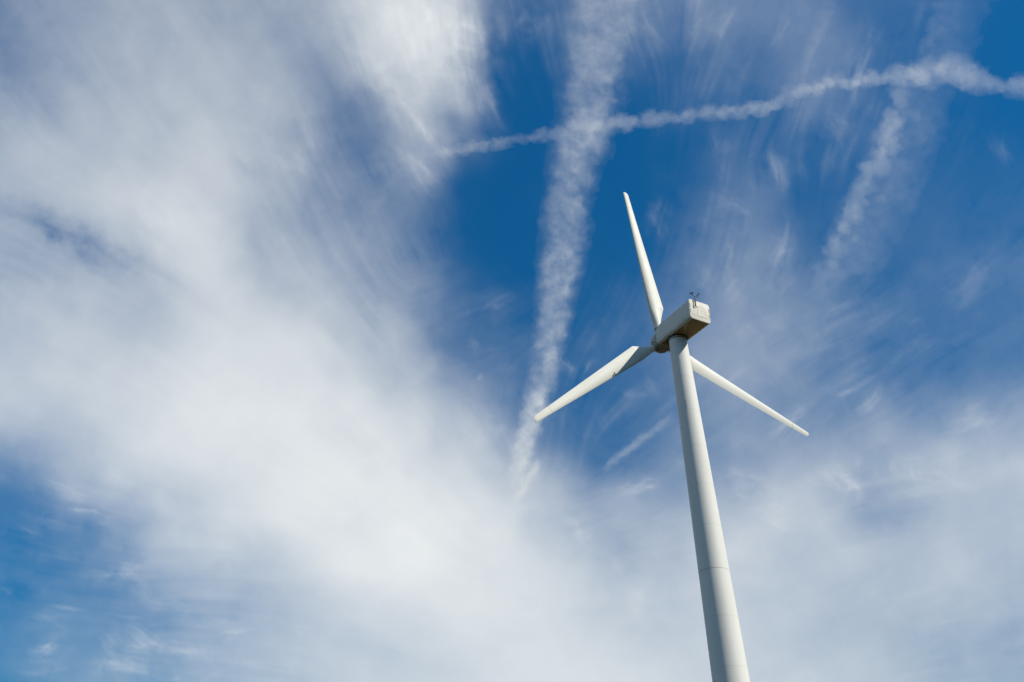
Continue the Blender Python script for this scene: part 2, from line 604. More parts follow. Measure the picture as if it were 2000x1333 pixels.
def blade_mesh():
    bm = bmesh.new()
    rows = []
    for r in stations:
        c_lin = 1.80 + (0.64 - 1.80) * (r - R_C) / (19.5 - R_C)
        te = 0.70 * c_lin
        le = -0.30 * c_lin
        if r < R_C:
            f = max(0, (r - 2.2) / (R_C - 2.2))
            te = 0.41 + (0.70 * 1.80 - 0.41) * (f ** 1.12)
            le = -(0.41 + (0.30 * 1.80 - 0.41) * min(1, f * 1.15))
            blend = smooth01((r - 2.1) / (R_C - 2.1) * 1.05)
        else:
            blend = 1.0
        tc_ = 0.30 + (0.15 - 0.30) * min(1, max(0, (r - R_C) / 9.0))
        if r < R_C:
            tc_ = 0.30
        th = float(np.interp(r, [2.1, 3.0, 4.15, 6, 9, 13, 20], [0.41, 0.375, 0.30, 0.225, 0.155, 0.10, 0.05]))
        twist = 10.5 + (3.0 - 10.5) * min(1, max(0, (r - 3) / 12.0))
        tip = 1.0
        if r > 19.5:
            q = (r - 19.5) / 0.5
            w_t = te - le
            te = te - w_t * 0.62 * (1 - math.sqrt(max(0.0, 1 - q ** 2.2)))
            le = le + w_t * 0.16 * q ** 6
            th = th * (te - le) / 0.62 * math.sqrt(max(0.02, 1 - q ** 4))
        cb, sb = math.cos(R(twist)), math.sin(R(twist))
        row = []
        for k, (x, y, cam_) in enumerate(AF):
            ax_ = le + (te - le) * x
            ay_ = y * 2 * th + cam_ * (te - le) * 0.35
            t = 2 * math.pi * k / NA
            cx_, cy_ = 0.41 * math.cos(t), 0.41 * math.sin(t)
            px = cx_ * (1 - blend) + ax_ * blend if r >= 2.1 else cx_
            if 2.1 <= r < R_C:
                # keep the outline exactly te / le wide while the thickness morphs
                px = (le + te) / 2 + (te - le) / 2 * (math.cos(t) * (1 - blend) + (2 * x - 1) * blend)
            py = cy_ * (1 - blend) + ay_ * blend
            # chord direction: towards trailing edge = +x, suction side towards -A (behind) = -y
            row.append(bm.verts.new((px * cb - py * sb * -1 * -1, -(px * sb + py * cb), r)))
        rows.append(row)
    for p, q in zip(rows, rows[1:]):
        for i in range(NA):
            j = (i + 1) % NA
            bm.faces.new((p[i], p[j], q[j], q[i]))
    bm.faces.new(rows[0])
    bm.faces.new(rows[-1])
    return bm, None


CONE = R(-0.6)
first = None
for k in range(3):
    t = R(THETA + 120 * k)
    d = U * math.cos(t) + S * math.sin(t)
    tt = -U * math.sin(t) + S * math.cos(t)
    dc = (d * math.cos(CONE) + A * math.sin(CONE)).normalized()
    ac = tt.cross(dc)
    if ac.dot(A) < 0:
        ac = -ac
    # mesh x -> tt (trailing edge side), mesh y -> towards the wind, z -> span
    mm = Matrix((tt, ac, dc)).transposed().to_4x4()
    mm.translation = hub_pos
    if first is None:
        bm, _ = blade_mesh()
        bl = link_mesh('blade', bm, M_BLADE, turbine, angle=40)
        parts = []
        bm = bmesh.new()
        lathe(bm, [(0.42, 1.60), (0.44, 1.605), (0.44, 1.66), (0.42, 1.665)], 64)
        parts.append(link_mesh('root_flange', bm, M_STEEL, bl))
        bm = bmesh.new()
        lathe(bm, [(0.36, 1.54), (0.405, 1.545), (0.405, 1.60), (0.36, 1.605)], 64)
        lathe(bm, [(0.36, 1.66), (0.415, 1.665), (0.415, 1.69), (0.36, 1.70)], 64)
        parts.append(link_mesh('seal', bm, M_DARK, bl))
        bm = bmesh.new()
        lathe(bm, [(0.36, 0.7), (0.40, 0.705), (0.40, 1.50), (0.43, 1.505), (0.43, 1.545), (0.36, 1.55)], 64)
        parts.append(link_mesh('pitch_bearing', bm, M_STEEL, bl))
        bm = bmesh.new()
        # dark collar where the sleeve leaves the spinner
        lathe(bm, [(0.41, 1.02), (0.50, 1.0), (0.50, 1.09), (0.41, 1.10)], 64)
        parts.append(link_mesh('collar', bm, M_DARK, bl))
        first = (bl, parts)
    else:
        bl = first[0].copy()
        C.objects.link(bl)
        bl.parent = turbine
        for p in first[1]:
            q = p.copy()
            C.objects.link(q)
            q.parent = bl
    bl.matrix_local = mm

# ------------------------------------------------------------------ clouds
# numpy noise ---------------------------------------------------------------
rng = np.random.RandomState(11)
PERM = rng.rand(512, 512).astype(np.float32)


def vnoise(x, y, seed=0):
    x = x + seed * 37.31
    y = y + seed * 91.77
    xi = np.floor(x).astype(np.int64)
    yi = np.floor(y).astype(np.int64)
    fx = (x - xi).astype(np.float32)
    fy = (y - yi).astype(np.float32)
    fx = fx * fx * fx * (fx * (fx * 6 - 15) + 10)
    fy = fy * fy * fy * (fy * (fy * 6 - 15) + 10)
    x0, x1, y0, y1 = xi & 511, (xi + 1) & 511, yi & 511, (yi + 1) & 511
    return (PERM[y0, x0] * (1 - fx) + PERM[y0, x1] * fx) * (1 - fy) + (PERM[y1, x0] * (1 - fx) + PERM[y1, x1] * fx) * fy


def fbm(x, y, octaves=5, gain=0.5, seed=0, rot=0.6):
    s = np.zeros(np.shape(x), np.float32)
    a, tot = 1.0, 0.0
    c, sn = math.cos(rot), math.sin(rot)
    for o in range(octaves):
        s += a * vnoise(x, y, seed + o * 3.7)
        tot += a
        a *= gain
        x, y = (x * c - y * sn) * 2.03, (x * sn + y * c) * 2.03
    return s / tot


def bilinear(img, u, v):
    h, w = img.shape
    u = np.clip(u, 0, w - 1.001)
    v = np.clip(v, 0, h - 1.001)
    xi, yi = u.astype(np.int32), v.astype(np.int32)
    fx, fy = (u - xi).astype(np.float32), (v - yi).astype(np.float32)
    return (img[yi, xi] * (1 - fx) + img[yi, xi + 1] * fx) * (1 - fy) + (img[yi + 1, xi] * (1 - fx) + img[yi + 1, xi + 1] * fx) * fy


def cubic(img, u, v):
    """Catmull-Rom / B-spline mix lookup in a small control array"""
    h, w = img.shape
    xi, yi = np.floor(u).astype(np.int32), np.floor(v).astype(np.int32)
    fx, fy = u - xi, v - yi

    def wts(f):
        bs = [(1 - f) ** 3 / 6, (3 * f ** 3 - 6 * f ** 2 + 4) / 6, (-3 * f ** 3 + 3 * f ** 2 + 3 * f + 1) / 6, f ** 3 / 6]
        cr_ = [(-f + 2 * f ** 2 - f ** 3) / 2, (2 - 5 * f ** 2 + 3 * f ** 3) / 2, (f + 4 * f ** 2 - 3 * f ** 3) / 2, (-f ** 2 + f ** 3) / 2]
        return [0.5 * p + 0.5 * q for p, q in zip(bs, cr_)]
    wx, wy = wts(fx), wts(fy)
    s = 0
    for j in range(4):
        for i in range(4):
            s = s + img[np.clip(yi + j - 1, 0, h - 1), np.clip(xi + i - 1, 0, w - 1)] * wx[i] * wy[j]
    return s


# the cloud deck is laid out over the sky in angular map units: (u, v) are tangent-plane
# coordinates about the direction (azimuth 0, elevation PITCH); each vertex is then put where
# that direction meets the deck's real altitude.
cp, sp = math.cos(R(PITCH)), math.sin(R(PITCH))


def to_deck(u, v, alt):
    X = (u - 1000) / F_PX
    Y = -(v - 666.5) / F_PX
    dx, dy, dz = X, cp - Y * sp, sp + Y * cp
    dz = np.maximum(dz, 0.03)
    k = (alt - EYE) / dz
    return dx * k, dy * k, np.full_like(k, alt)


STEP = 2.5
U0, U1, V0, V1 = -260.0, 2260.0, -260.0, 1600.0
gu = np.arange(U0, U1 + .1, STEP)
gv = np.arange(V0, V1 + .1, STEP)
GU, GV = np.meshgrid(gu, gv)
GU = GU.astype(np.float32)
GV = GV.astype(np.float32)

# how white the veil reads at 100-unit spacing (0..255 scale, turned into opacity below)
VEIL = np.array([
    #0   100  200  300  400  500  600  700  800  900 1000 1100 1200 1300 1400 1500 1600 1700 1800 1900 2000
    [122, 138, 150, 160, 160, 158, 162, 196, 212, 165,  72,  85,  95, 105, 105, 105, 108,  66,  66,  50,  28],
    [116, 138, 160, 170, 175, 170, 132, 178, 213, 172,  28,  70,  85,  62,  92,  82, 102,  74,  50,  34,  20],
    [138, 150, 173, 180, 182, 175, 146, 110, 186, 160,  22,  40,  25,  58,  68,  80, 100,  66,  54,  46,  28],
    [176, 180, 185, 192, 195, 180, 158, 103, 150,  42,  22,  45,  15,  35,  72,  75,  60,  80,  58,  48,  45],
    [152, 172, 195, 205, 200, 165, 150, 120, 118,  32,  18,  50,  15,  55,  92,  92,  50,  68,  60,  50,  62],
    [148, 150, 155, 188, 212, 175, 163, 152, 108,  42,  18,  45,  32,  80, 110, 105,  60,  74,  60,  64,  84],
    [160, 168, 172, 178, 203, 198, 183, 160, 124,  75,  66,  48,  45,  85, 118, 122, 100,  98,  84,  84,  80],
    [180, 186, 195, 203, 212, 210, 200, 188, 166, 108,  85,  66,  66,  78, 142, 130, 112,  84,  74,  65,  90],
    [185, 191, 200, 210, 218, 220, 220, 214, 202, 158, 118,  76,  64, 105, 122, 124, 104, 112, 114, 128, 148],
    [108, 150, 186, 206, 219, 222, 224, 222, 219, 205, 175, 108,  78, 108, 128, 138, 152, 158, 170, 182, 184],
    [ 58,  80, 115, 172, 200, 218, 225, 228, 226, 222, 212, 160, 145, 155, 178, 188, 185, 152, 165, 177, 174],
    [ 70,  78, 108, 150, 172, 186, 206, 221, 225, 222, 218, 205, 170, 168, 196, 184, 180, 185, 182, 174, 165],
    [ 75,  98, 100, 112, 148, 172, 194, 210, 215, 218, 216, 210, 196, 185, 193, 190, 185, 180, 175, 165, 158],
    [ 78, 112, 118, 130, 148, 165, 178, 190, 200, 206, 212, 213, 210, 204, 198, 194, 187, 179, 171, 160, 150],
], np.float32)

# direction the ice fibres are drawn out in, at scattered places: u, v, du, dv
FLOW = [(150, 150, 0.7, 1), (400, 150, 0.6, 1), (600, 200, 0.45, 1), (650, 400, 0.5, 1), (720, 120, 0.35, 1), (850, 60, 0.08, 1), (880, 230, 0.18, 1),
        (800, 330, 0.6, 1), (950, 210, 0.5, 1), (100, 430, 1, 0.5), (350, 560, 1, 0.62), (500, 800, 1, 0.7), (700, 700, 0.8, 1), (900, 900, 0.9, 1),
        (80, 960, 1, 0.25), (250, 1010, 1, 0.35), (100, 1150, 1, 0.22), (350, 1130, 1, -0.05), (350, 1260, 1, 0.12), (100, 1290, 1, -0.1), (650, 1250, 1, 0.15),
        (1000, 400, -0.1, 1), (1000, 60, 0.2, 1), (1250, 80, 0.35, 1), (1400, 100, -0.45, 1), (1600, 80, -0.35, 1), (1500, 260, -0.45, 1), (1680, 280, -0.3, 1),
        (1525, 340, 0.25, 1), (1530, 450, -0.2, 1), (1440, 560, -0.45, 1), (1390, 480, -0.3, 1), (1850, 300, -0.5, 1), (1850, 600, 1, -0.6), (1600, 640, 1, -0.35),
        (1450, 760, 1, -0.9), (1600, 800, 1, -0.6), (1750, 760, 1, -0.7), (1900, 800, 1, -0.75), (1500, 950, 1, -0.25), (1750, 930, 1, -0.15), (1900, 1050, 1, -0.3),
        (1600, 1150, 1, -0.35), (1850, 1250, 1, -0.2), (1250, 870, 1, -0.75), (1150, 1020, 1, -0.3), (1200, 1200, 1, 0.2), (900, 620, 0.9, -0.35), (1100, 850, -0.2, 1)]
D2 = np.zeros_like(GU)
sc_ = np.zeros_like(GU)
cc_ = np.zeros_like(GU)
for (a_, b_, du, dv) in FLOW:
    w_ = 1.0 / ((GU - a_) ** 2 + (GV - b_) ** 2 + 900.0) ** 1.5
    th = math.atan2(dv, du) * 2
    cc_ += w_ * math.cos(th)
    sc_ += w_ * math.sin(th)
TH = np.arctan2(sc_, cc_) / 2
FX, FY = np.cos(TH), np.sin(TH)


def drawn_out(src, length, step=1.6):
    """smear a noise field along the fibre directions (line integral convolution)"""
    h, w = src.shape
    acc = src.copy()
    jj, ii = np.meshgrid(np.arange(w, dtype=np.float32), np.arange(h, dtype=np.float32))
    n_ = int(length / step)
    tw = 1.0
    for sg in (1, -1):
        x, y = jj.copy(), ii.copy()
        px = FX * sg
        py = FY * sg
        for k in range(n_):
            x = x + px * step
            y = y + py * step
            ux = bilinear(FX, x, y)
            uy = bilinear(FY, x, y)
            dot = np.sign(ux * px + uy * py + 1e-9)
            px, py = ux * dot, uy * dot
            wk = 0.5 + 0.5 * math.cos(math.pi * k / n_)
            acc += bilinear(src, x, y) * wk
            if sg == 1:
                tw += 2 * wk
    return acc / tw


def norm(x):
    return (x - x.mean()) / (x.std() + 1e-6)


wx_ = (fbm(GU / 50, GV / 50, 4, 0.55, 51) - 0.5) * 50
wy_ = (fbm(GU / 50, GV / 50, 4, 0.55, 52) - 0.5) * 50
fine = norm(drawn_out(fbm((GU + wx_) / 8, (GV + wy_) / 8, 4, 0.65, 1), 24))
mid = norm(drawn_out(fbm((GU + wx_) / 22, (GV + wy_) / 22, 4, 0.6, 2), 46))
broad = norm(drawn_out(fbm((GU + 2 * wx_) / 75, (GV + 2 * wy_) / 75, 4, 0.5, 3), 50))
soft = norm(fbm(GU / 160, GV / 160, 4, 0.5, 4))
qx = (fbm(GU / 60, GV / 60, 4, 0.55, 41) - 0.5) * 60
qy = (fbm(GU / 60, GV / 60, 4, 0.55, 42) - 0.5) * 60
mott = norm(fbm((GU + qx) / 48, (GV + qy) / 48, 5, 0.6, 43))
patch = np.clip((fbm(GU / 210, GV / 210, 3, 0.5, 44) - 0.38) / 0.24, 0.15, 1)

# wander the lookup so that the cloud margins are irregular
wu = (fbm(GU / 130, GV / 130, 4, 0.5, 5) - 0.5) * 90 + FX * mid * 4
wv = (fbm(GU / 130, GV / 130, 4, 0.5, 6) - 0.5) * 90 + FY * mid * 4
veil = cubic(VEIL, (GU + wu) / 100, (GV + wv) / 100)
lin = np.clip(veil / 255, 0, 1) ** 2.2


def spline(pts, n_=60):
    p = np.array(pts, float)
    t = np.concatenate([[0], np.cumsum(np.hypot(*np.diff(p[:, :2], axis=0).T))])
    q = np.linspace(0, t[-1], n_)
    out_ = []
    for c_ in range(p.shape[1]):
        # smooth (monotone-ish) interpolation by cubic hermite with finite differences
        y = p[:, c_]
        m_ = np.gradient(y, t)
        k = np.clip(np.searchsorted(t, q, 'right') - 1, 0, len(t) - 2)
        h_ = t[k + 1] - t[k]
        s_ = (q - t[k]) / h_
        out_.append((2 * s_ ** 3 - 3 * s_ ** 2 + 1) * y[k] + (s_ ** 3 - 2 * s_ ** 2 + s_) * h_ * m_[k] + (-2 * s_ ** 3 + 3 * s_ ** 2) * y[k + 1] + (s_ ** 3 - s_ ** 2) * h_ * m_[k + 1])
    return np.array(out_).T, q


wr = np.random.RandomState(5)


def add_wisp(field, pts, width, amount):
    """a soft streak with a bundle of finer, frayed filaments in it"""
    if amount < 0 or width < 5:
        one_wisp(field, pts, width, amount)
        return
    one_wisp(field, pts, width * 1.35, amount * 0.42)
    c_, q = spline([(a_, b_) for a_, b_ in pts], 40)
    tx, ty = np.gradient(c_[:, 0]), np.gradient(c_[:, 1])
    ln = np.hypot(tx, ty) + 1e-6
    for k in range(7 if width > 8 else 4):
        i0 = int(wr.uniform(0, 16))
        i1 = int(wr.uniform(24, 39))
        o0, o1 = wr.normal(0, 1.0) * width, wr.normal(0, 1.0) * width
        sub = []
        for i in np.linspace(i0, i1, 5).astype(int):
            o_ = o0 + (o1 - o0) * (i - i0) / (i1 - i0) + wr.normal(0, 0.10) * width
            sub.append((c_[i, 0] - ty[i] / ln[i] * o_, c_[i, 1] + tx[i] / ln[i] * o_))
        one_wisp(field, sub, max(1.6, width * wr.uniform(0.14, 0.34)), amount * wr.uniform(0.18, 0.45))


def one_wisp(field, pts, width, amount, ragged=0.6, ends=0.25):
    c_, q = spline([(a_, b_) for a_, b_ in pts], 40)
    width, amount, ends = width * 1.3, amount * 0.82, 0.48
    pad = width * 4 + 30
    i0 = max(0, int((c_[:, 1].min() - pad - V0) / STEP))
    i1 = min(field.shape[0], int((c_[:, 1].max() + pad - V0) / STEP))
    j0 = max(0, int((c_[:, 0].min() - pad - U0) / STEP))
    j1 = min(field.shape[1], int((c_[:, 0].max() + pad - U0) / STEP))
    if i1 <= i0 or j1 <= j0:
        return
    sl = (slice(i0, i1), slice(j0, j1))
    x = GU[sl] + (fbm(GU[sl] / 34, GV[sl] / 34, 4, 0.55, 8) - 0.5) * (width * 1.1 + 5)
    y = GV[sl] + (fbm(GU[sl] / 34, GV[sl] / 34, 4, 0.55, 9) - 0.5) * (width * 1.1 + 5)
    best = np.full(x.shape, 1e9, np.float32)
    tt_ = np.zeros_like(best)
    for k in range(len(c_)):
        d_ = (x - c_[k, 0]) ** 2 + (y - c_[k, 1]) ** 2
        m_ = d_ < best
        best = np.where(m_, d_, best)
        tt_ = np.where(m_, q[k] / q[-1], tt_)
    env = np.clip(np.minimum(tt_, 1 - tt_) / ends, 0, 1)
    env = env * env * (3 - 2 * env)
    ww = width * (0.35 + 0.65 * env)
    g = np.exp(-best / (2 * (ww * 0.6) ** 2)) * env
    g = g * np.clip(1 + ragged * (0.26 * mid[sl] + 0.18 * fine[sl] + 0.30 * mott[sl]), 0, 2)
    field[sl] += amount * g


wisp = np.zeros_like(lin)
W_ = [
    # bright plume at the top with its ragged tails
    ([(770, -120), (810, 60), (850, 180), (880, 280)], 42, 0.22), ([(860, -120), (880, 60), (895, 160), (893, 250)], 34, 0.24),
    ([(905, -100), (915, 60), (925, 150), (960, 215), (990, 265)], 12, 0.22), ([(690, -60), (730, 100), (790, 210), (850, 300), (900, 395)], 26, 0.14),
    ([(620, -40), (680, 80), (730, 160), (790, 260)], 14, 0.12), ([(650, -60), (700, 60), (760, 200)], 10, 0.10),
    ([(755, 280), (800, 310), (850, 350), (875, 372)], 10, 0.12), ([(800, 200), (840, 270), (870, 300)], 12, 0.12), ([(760, 250), (820, 330), (870, 400), (880, 440)], 20, 0.07),
    ([(930, 150), (950, 230), (975, 262)], 7, 0.10), ([(960, 0), (985, 60), (990, 110)], 14, 0.06), ([(1030, 10), (1040, 60), (1020, 90)], 14, 0.05),
    # edge wisps of the left bank
    ([(450, 270), (540, 300), (640, 370)], 16, 0.06), ([(560, 150), (600, 260), (630, 370)], 12, 0.06), ([(540, 250), (590, 310), (640, 375)], 8, 0.05),
    ([(480, 545), (540, 555), (575, 540)], 5, 0.06),
    # curls right of centre
    ([(1488, 260), (1512, 310), (1530, 360), (1532, 400)], 10, 0.17), ([(1530, 380), (1545, 440), (1520, 510), (1470, 590)], 16, 0.08),
    ([(1370, 450), (1395, 415), (1430, 395), (1455, 410), (1462, 445), (1440, 480)], 10, 0.08), ([(1425, 430), (1420, 460), (1428, 490), (1415, 540), (1400, 570)], 9, 0.10),
    ([(1300, 560), (1380, 545), (1450, 510), (1520, 440)], 14, 0.04), ([(1262, 370), (1285, 410), (1300, 445)], 16, 0.07), ([(1400, 620), (1440, 560), (1480, 520)], 12, 0.06),
    ([(1580, 640), (1640, 600), (1700, 570)], 7, 0.06), ([(1380, 700), (1450, 640), (1520, 610), (1560, 560)], 14, 0.05),
    ([(1400, -40), (1350, 60), (1310, 130)], 12, 0.05), ([(1450, -40), (1400, 60), (1370, 120)], 12, 0.05), ([(1560, -30), (1520, 60), (1470, 150)], 12, 0.05),
    ([(1700, -30), (1690, 60), (1660, 180), (1650, 290)], 22, 0.07), ([(1640, -30), (1600, 80), (1560, 180)], 16, 0.06), ([(1390, 230), (1400, 280), (1380, 320)], 14, 0.05),
    ([(1600, 200), (1630, 240), (1655, 305)], 18, 0.05), ([(1240, -30), (1270, 60), (1330, 140)], 12, 0.05), ([(1930, 240), (1960, 290), (1990, 340)], 12, 0.04),
    ([(1980, 420), (1900, 540), (1780, 640)], 26, 0.05),
    # streaks lower right
    ([(1490, 868), (1545, 812), (1600, 778)], 9, 0.20), ([(1655, 812), (1695, 790), (1728, 740)], 9, 0.14), ([(1610, 775), (1650, 765), (1690, 752)], 5, 0.09),
    ([(1380, 760), (1430, 740), (1500, 690)], 12, 0.05), ([(1480, 920), (1540, 860), (1640, 770)], 8, 0.05), ([(1540, 900), (1600, 830), (1700, 700)], 8, 0.05),
    ([(1390, 930), (1420, 925), (1480, 950), (1540, 950)], 20, 0.16), ([(1540, 930), (1600, 935), (1650, 960), (1600, 985)], 24, 0.15), ([(1400, 1000), (1470, 990), (1560, 1010), (1600, 1000)], 16, 0.12),
    ([(1420, 1110), (1480, 1090), (1560, 1060)], 14, 0.06), ([(1680, 930), (1780, 935), (1900, 945), (1980, 930)], 26, 0.08),
    ([(1672, 870), (1678, 900), (1680, 935)], 5, 0.08), ([(1738, 885), (1742, 910), (1748, 940)], 5, 0.08), ([(1705, 905), (1712, 925), (1715, 950)], 5, 0.06), ([(1640, 900), (1645, 925), (1650, 950)], 5, 0.05),
    ([(1780, 900), (1782, 920), (1786, 945)], 4, 0.05), ([(1850, 870), (1900, 810), (1950, 770)], 20, 0.06), ([(1800, 880), (1900, 840), (2010, 780)], 20, 0.05),
    ([(1210, 960), (1260, 945), (1320, 925)], 10, 0.10), ([(1160, 970), (1230, 955), (1300, 950)], 10, 0.07), ([(1240, 1000), (1280, 1010), (1320, 995)], 8, 0.07),
    ([(1060, 1010), (1120, 1030), (1180, 1100)], 24, 0.06), ([(1180, 1090), (1200, 1100), (1240, 1120)], 12, 0.05),
    ([(1358, 1147), (1368, 1138), (1378, 1130)], 3, 0.12), ([(1590, 1100), (1660, 1070), (1740, 1050)], 14, 0.04), ([(1430, 1030), (1440, 1080), (1425, 1130)], 18, 0.06),
    # streaks lower left
    ([(40, 925), (120, 950), (200, 985), (260, 1010)], 8, 0.10), ([(118, 985), (160, 997), (215, 1007)], 3.5, 0.17), ([(150, 1000), (190, 1012), (240, 1010)], 8, 0.07),
    ([(120, 1108), (150, 1122), (200, 1122), (290, 1105), (360, 1090)], 10, 0.16), ([(190, 1130), (260, 1125), (330, 1130)], 7, 0.08),
    ([(-20, 1145), (30, 1158), (65, 1170)], 5, 0.12), ([(90, 1178), (140, 1188), (180, 1194)], 4, 0.09), ([(260, 1150), (310, 1185), (360, 1205)], 9, 0.07), ([(300, 1140), (350, 1180), (400, 1195)], 5, 0.06),
    ([(190, 1212), (250, 1225), (290, 1255), (360, 1272), (460, 1276)], 12, 0.18), ([(215, 1245), (260, 1262), (330, 1265)], 12, 0.12),
    ([(30, 1262), (85, 1268), (120, 1250), (135, 1232)], 10, 0.16), ([(60, 1230), (110, 1245), (160, 1240)], 9, 0.06), ([(395, 1233), (450, 1234), (520, 1230)], 4, 0.10),
    ([(150, 1320), (220, 1300), (290, 1305), (350, 1340)], 14, 0.12), ([(230, 1220), (210, 1290), (160, 1340)], 10, 0.06), ([(0, 1325), (60, 1318), (140, 1322)], 6, 0.08),
    ([(20, 1030), (60, 1036), (90, 1040)], 9, 0.07), ([(370, 1345), (410, 1330), (440, 1300)], 6, 0.06), ([(330, 1330), (350, 1318), (350, 1310)], 5, 0.08), ([(400, 1100), (470, 1090), (560, 1100)], 14, 0.05),
    # curls near the rotor
    ([(920, 650), (922, 672), (928, 695)], 7, 0.10), ([(925, 742), (935, 737), (945, 728)], 4, 0.09), ([(972, 870), (980, 840), (985, 815)], 7, 0.08), ([(935, 800), (960, 815), (975, 812)], 4, 0.06),
    ([(905, 640), (950, 600), (1000, 588), (1040, 600)], 14, 0.05), ([(1095, 690), (1108, 715), (1130, 735), (1142, 736)], 7, 0.12), ([(1134, 735), (1152, 712), (1170, 698)], 6, 0.08),
    ([(1180, 752), (1220, 765), (1300, 775)], 6, 0.05), ([(1266, 718), (1262, 740), (1280, 765), (1305, 778)], 6, 0.06), ([(1040, 900), (1048, 925), (1030, 950), (1010, 980)], 9, 0.05),
]
W_ += [
    ([(195, 1222), (230, 1245), (262, 1268)], 20, 0.10), ([(228, 1212), (270, 1243), (310, 1266), (400, 1272), (455, 1276)], 6, 0.12), ([(60, 1262), (95, 1258), (125, 1245)], 13, 0.12),
    ([(150, 1330), (235, 1303), (310, 1312)], 18, 0.10), ([(205, 1200), (250, 1204), (300, 1213)], 4, 0.08), ([(250, 1219), (300, 1221), (355, 1222)], 3.5, 0.08), ([(300, 1235), (330, 1248), (380, 1262)], 5, 0.06),
    ([(80, 1178), (130, 1184), (180, 1193)], 3.5, 0.08), ([(180, 1098), (240, 1110), (300, 1102)], 7, 0.08), ([(270, 1150), (310, 1175), (350, 1192), (420, 1196)], 6, 0.08),
    ([(380, 930), (420, 1000), (560, 1060)], 20, 0.03), ([(1040, 880), (1045, 900), (1052, 915)], 9, 0.03),
    ([(968, -60), (962, 60), (966, 140), (1000, 220)], 15, -0.08), ([(908, 215), (925, 245), (960, 275)], 12, -0.06), ([(560, 345), (620, 375), (700, 440)], 22, -0.03),
    ([(935, 120), (950, 190), (972, 235), (995, 268)], 7, 0.13), ([(1010, 0), (1040, 40), (1060, 110)], 22, 0.05), ([(1270, 390), (1290, 440), (1300, 500)], 20, 0.06),
    ([(1345, 620), (1390, 560), (1400, 480), (1440, 440)], 24, 0.06), ([(1480, 620), (1530, 540), (1545, 460)], 18, 0.06), ([(1560, 690), (1640, 640), (1750, 600)], 22, 0.05),
    ([(0, 1000), (90, 1020), (200, 1030)], 14, 0.05), ([(0, 1075), (100, 1090), (220, 1080)], 16, 0.05), ([(0, 1215), (90, 1205), (200, 1215)], 14, 0.05), ([(-10, 1290), (100, 1300), (180, 1290)], 14, 0.06),
    ([(300, 1200), (420, 1215), (560, 1215)], 10, 0.05), ([(420, 1290), (520, 1300), (640, 1310)], 12, 0.04),
    # darker, thinner lanes in the left bank
    ([(-60, 375), (60, 425), (180, 480), (320, 535), (440, 610)], 32, -0.22), ([(-40, 395), (60, 435), (150, 470), (260, 510)], 14, -0.10), ([(440, 262), (460, 310), (500, 345), (560, 385)], 22, -0.11),
    ([(585, 40), (615, 110), (650, 190), (685, 270), (700, 330)], 24, -0.09), ([(485, 410), (500, 480), (530, 540)], 22, -0.08), ([(430, 250), (500, 262), (560, 300)], 10, 0.05),
    ([(540, 1205), (650, 1240), (780, 1290), (960, 1320)], 26, -0.07), ([(-20, 90), (30, 120), (60, 200)], 40, -0.06), ([(400, 1020), (520, 1080), (640, 1100)], 26, -0.05), ([(300, 300), (200, 280), (80, 250)], 30, -0.04),
    ([(250, 330), (330, 420), (400, 520)], 34, 0.07), ([(560, 880), (700, 980), (820, 1060)], 60, 0.03), ([(620, 1000), (700, 1080), (800, 1120)], 30, -0.03), ([(840, 1130), (980, 1150), (1100, 1180)], 26, -0.04),
    ([(640, 820), (760, 900), (860, 1010)], 34, 0.04), ([(1180, 1130), (1260, 1180), (1340, 1200)], 34, 0.04), ([(1400, 1140), (1480, 1170), (1560, 1160)], 20, -0.05), ([(1620, 1010), (1720, 1020), (1800, 1015)], 22, -0.04),
]
for p_, w_, a_ in W_:
    add_wisp(wisp, p_, w_, a_)

# combine: veil opacity, streaked more strongly where it is thin
thin = np.clip(1.0 - lin / 0.62, 0, 1)
cloud = lin * (1 + patch * ((0.004 + 0.08 * thin ** 1.5) * mid + (0.002 + 0.045 * thin ** 1.5) * fine) + (0.016 + 0.04 * thin) * broad + (0.022 + 0.07 * thin) * soft + (0.006 + 0.07 * thin ** 1.5) * mott)
fil = 0.62 * mid + 0.42 * fine + 0.30 * mott + 0.35 * broad
zone = np.clip((lin - 0.004) / 0.06, 0.05, 1) * np.clip((0.26 - lin) / 0.18, 0, 1)
cloud += zone * (np.clip(fil - 0.35, 0, 3) ** 1.2 * 0.019 * patch - np.clip(-fil - 0.5, 0, 2) * 0.008)
cloud += wisp * (0.55 + 0.45 * np.clip(1 - lin / 0.7, 0, 1))
# beyond the part of the sky in view the deck thins out into scattered streaks
outside = np.maximum(np.maximum(-GU, GU - 2000), np.maximum(-GV, GV - 1333))
edge = np.clip(1 - (outside - 60) / 190, 0, 1)
edge = edge * edge * (3 - 2 * edge)
cloud = cloud * edge
cloud = np.where(cloud < 0.02, 0.01 * np.exp(np.minimum(cloud - 0.02, 0) / 0.01) + 0.0, cloud - 0.01)      # ease out to clear sky
cloud = np.clip(cloud, 0, 0.985) * edge
WHITE = 0.80
alpha = np.clip(cloud / WHITE, 0, 0.99)


def cloud_mat(name, tint):
    m, n, l, out = new_mat(name)
    at = n.new('ShaderNodeAttribute')
    at.attribute_name = 'thickness'
    tr = n.new('ShaderNodeBsdfTransparent')
    tl_ = n.new('ShaderNodeBsdfTranslucent')
    tl_.inputs['Color'].default_value = (*tint, 1)
    mx = n.new('ShaderNodeMixShader')
    l.new(at.outputs['Fac'], mx.inputs['Fac'])
    l.new(tr.outputs[0], mx.inputs[1])
    l.new(tl_.outputs[0], mx.inputs[2])
    l.new(mx.outputs[0], out.inputs['Surface'])
    return m


M_CLOUD = cloud_mat('ice_cloud', (0.985, 0.94, 0.825))
M_TRAIL = cloud_mat('contrail_ice', (0.985, 0.94, 0.825))


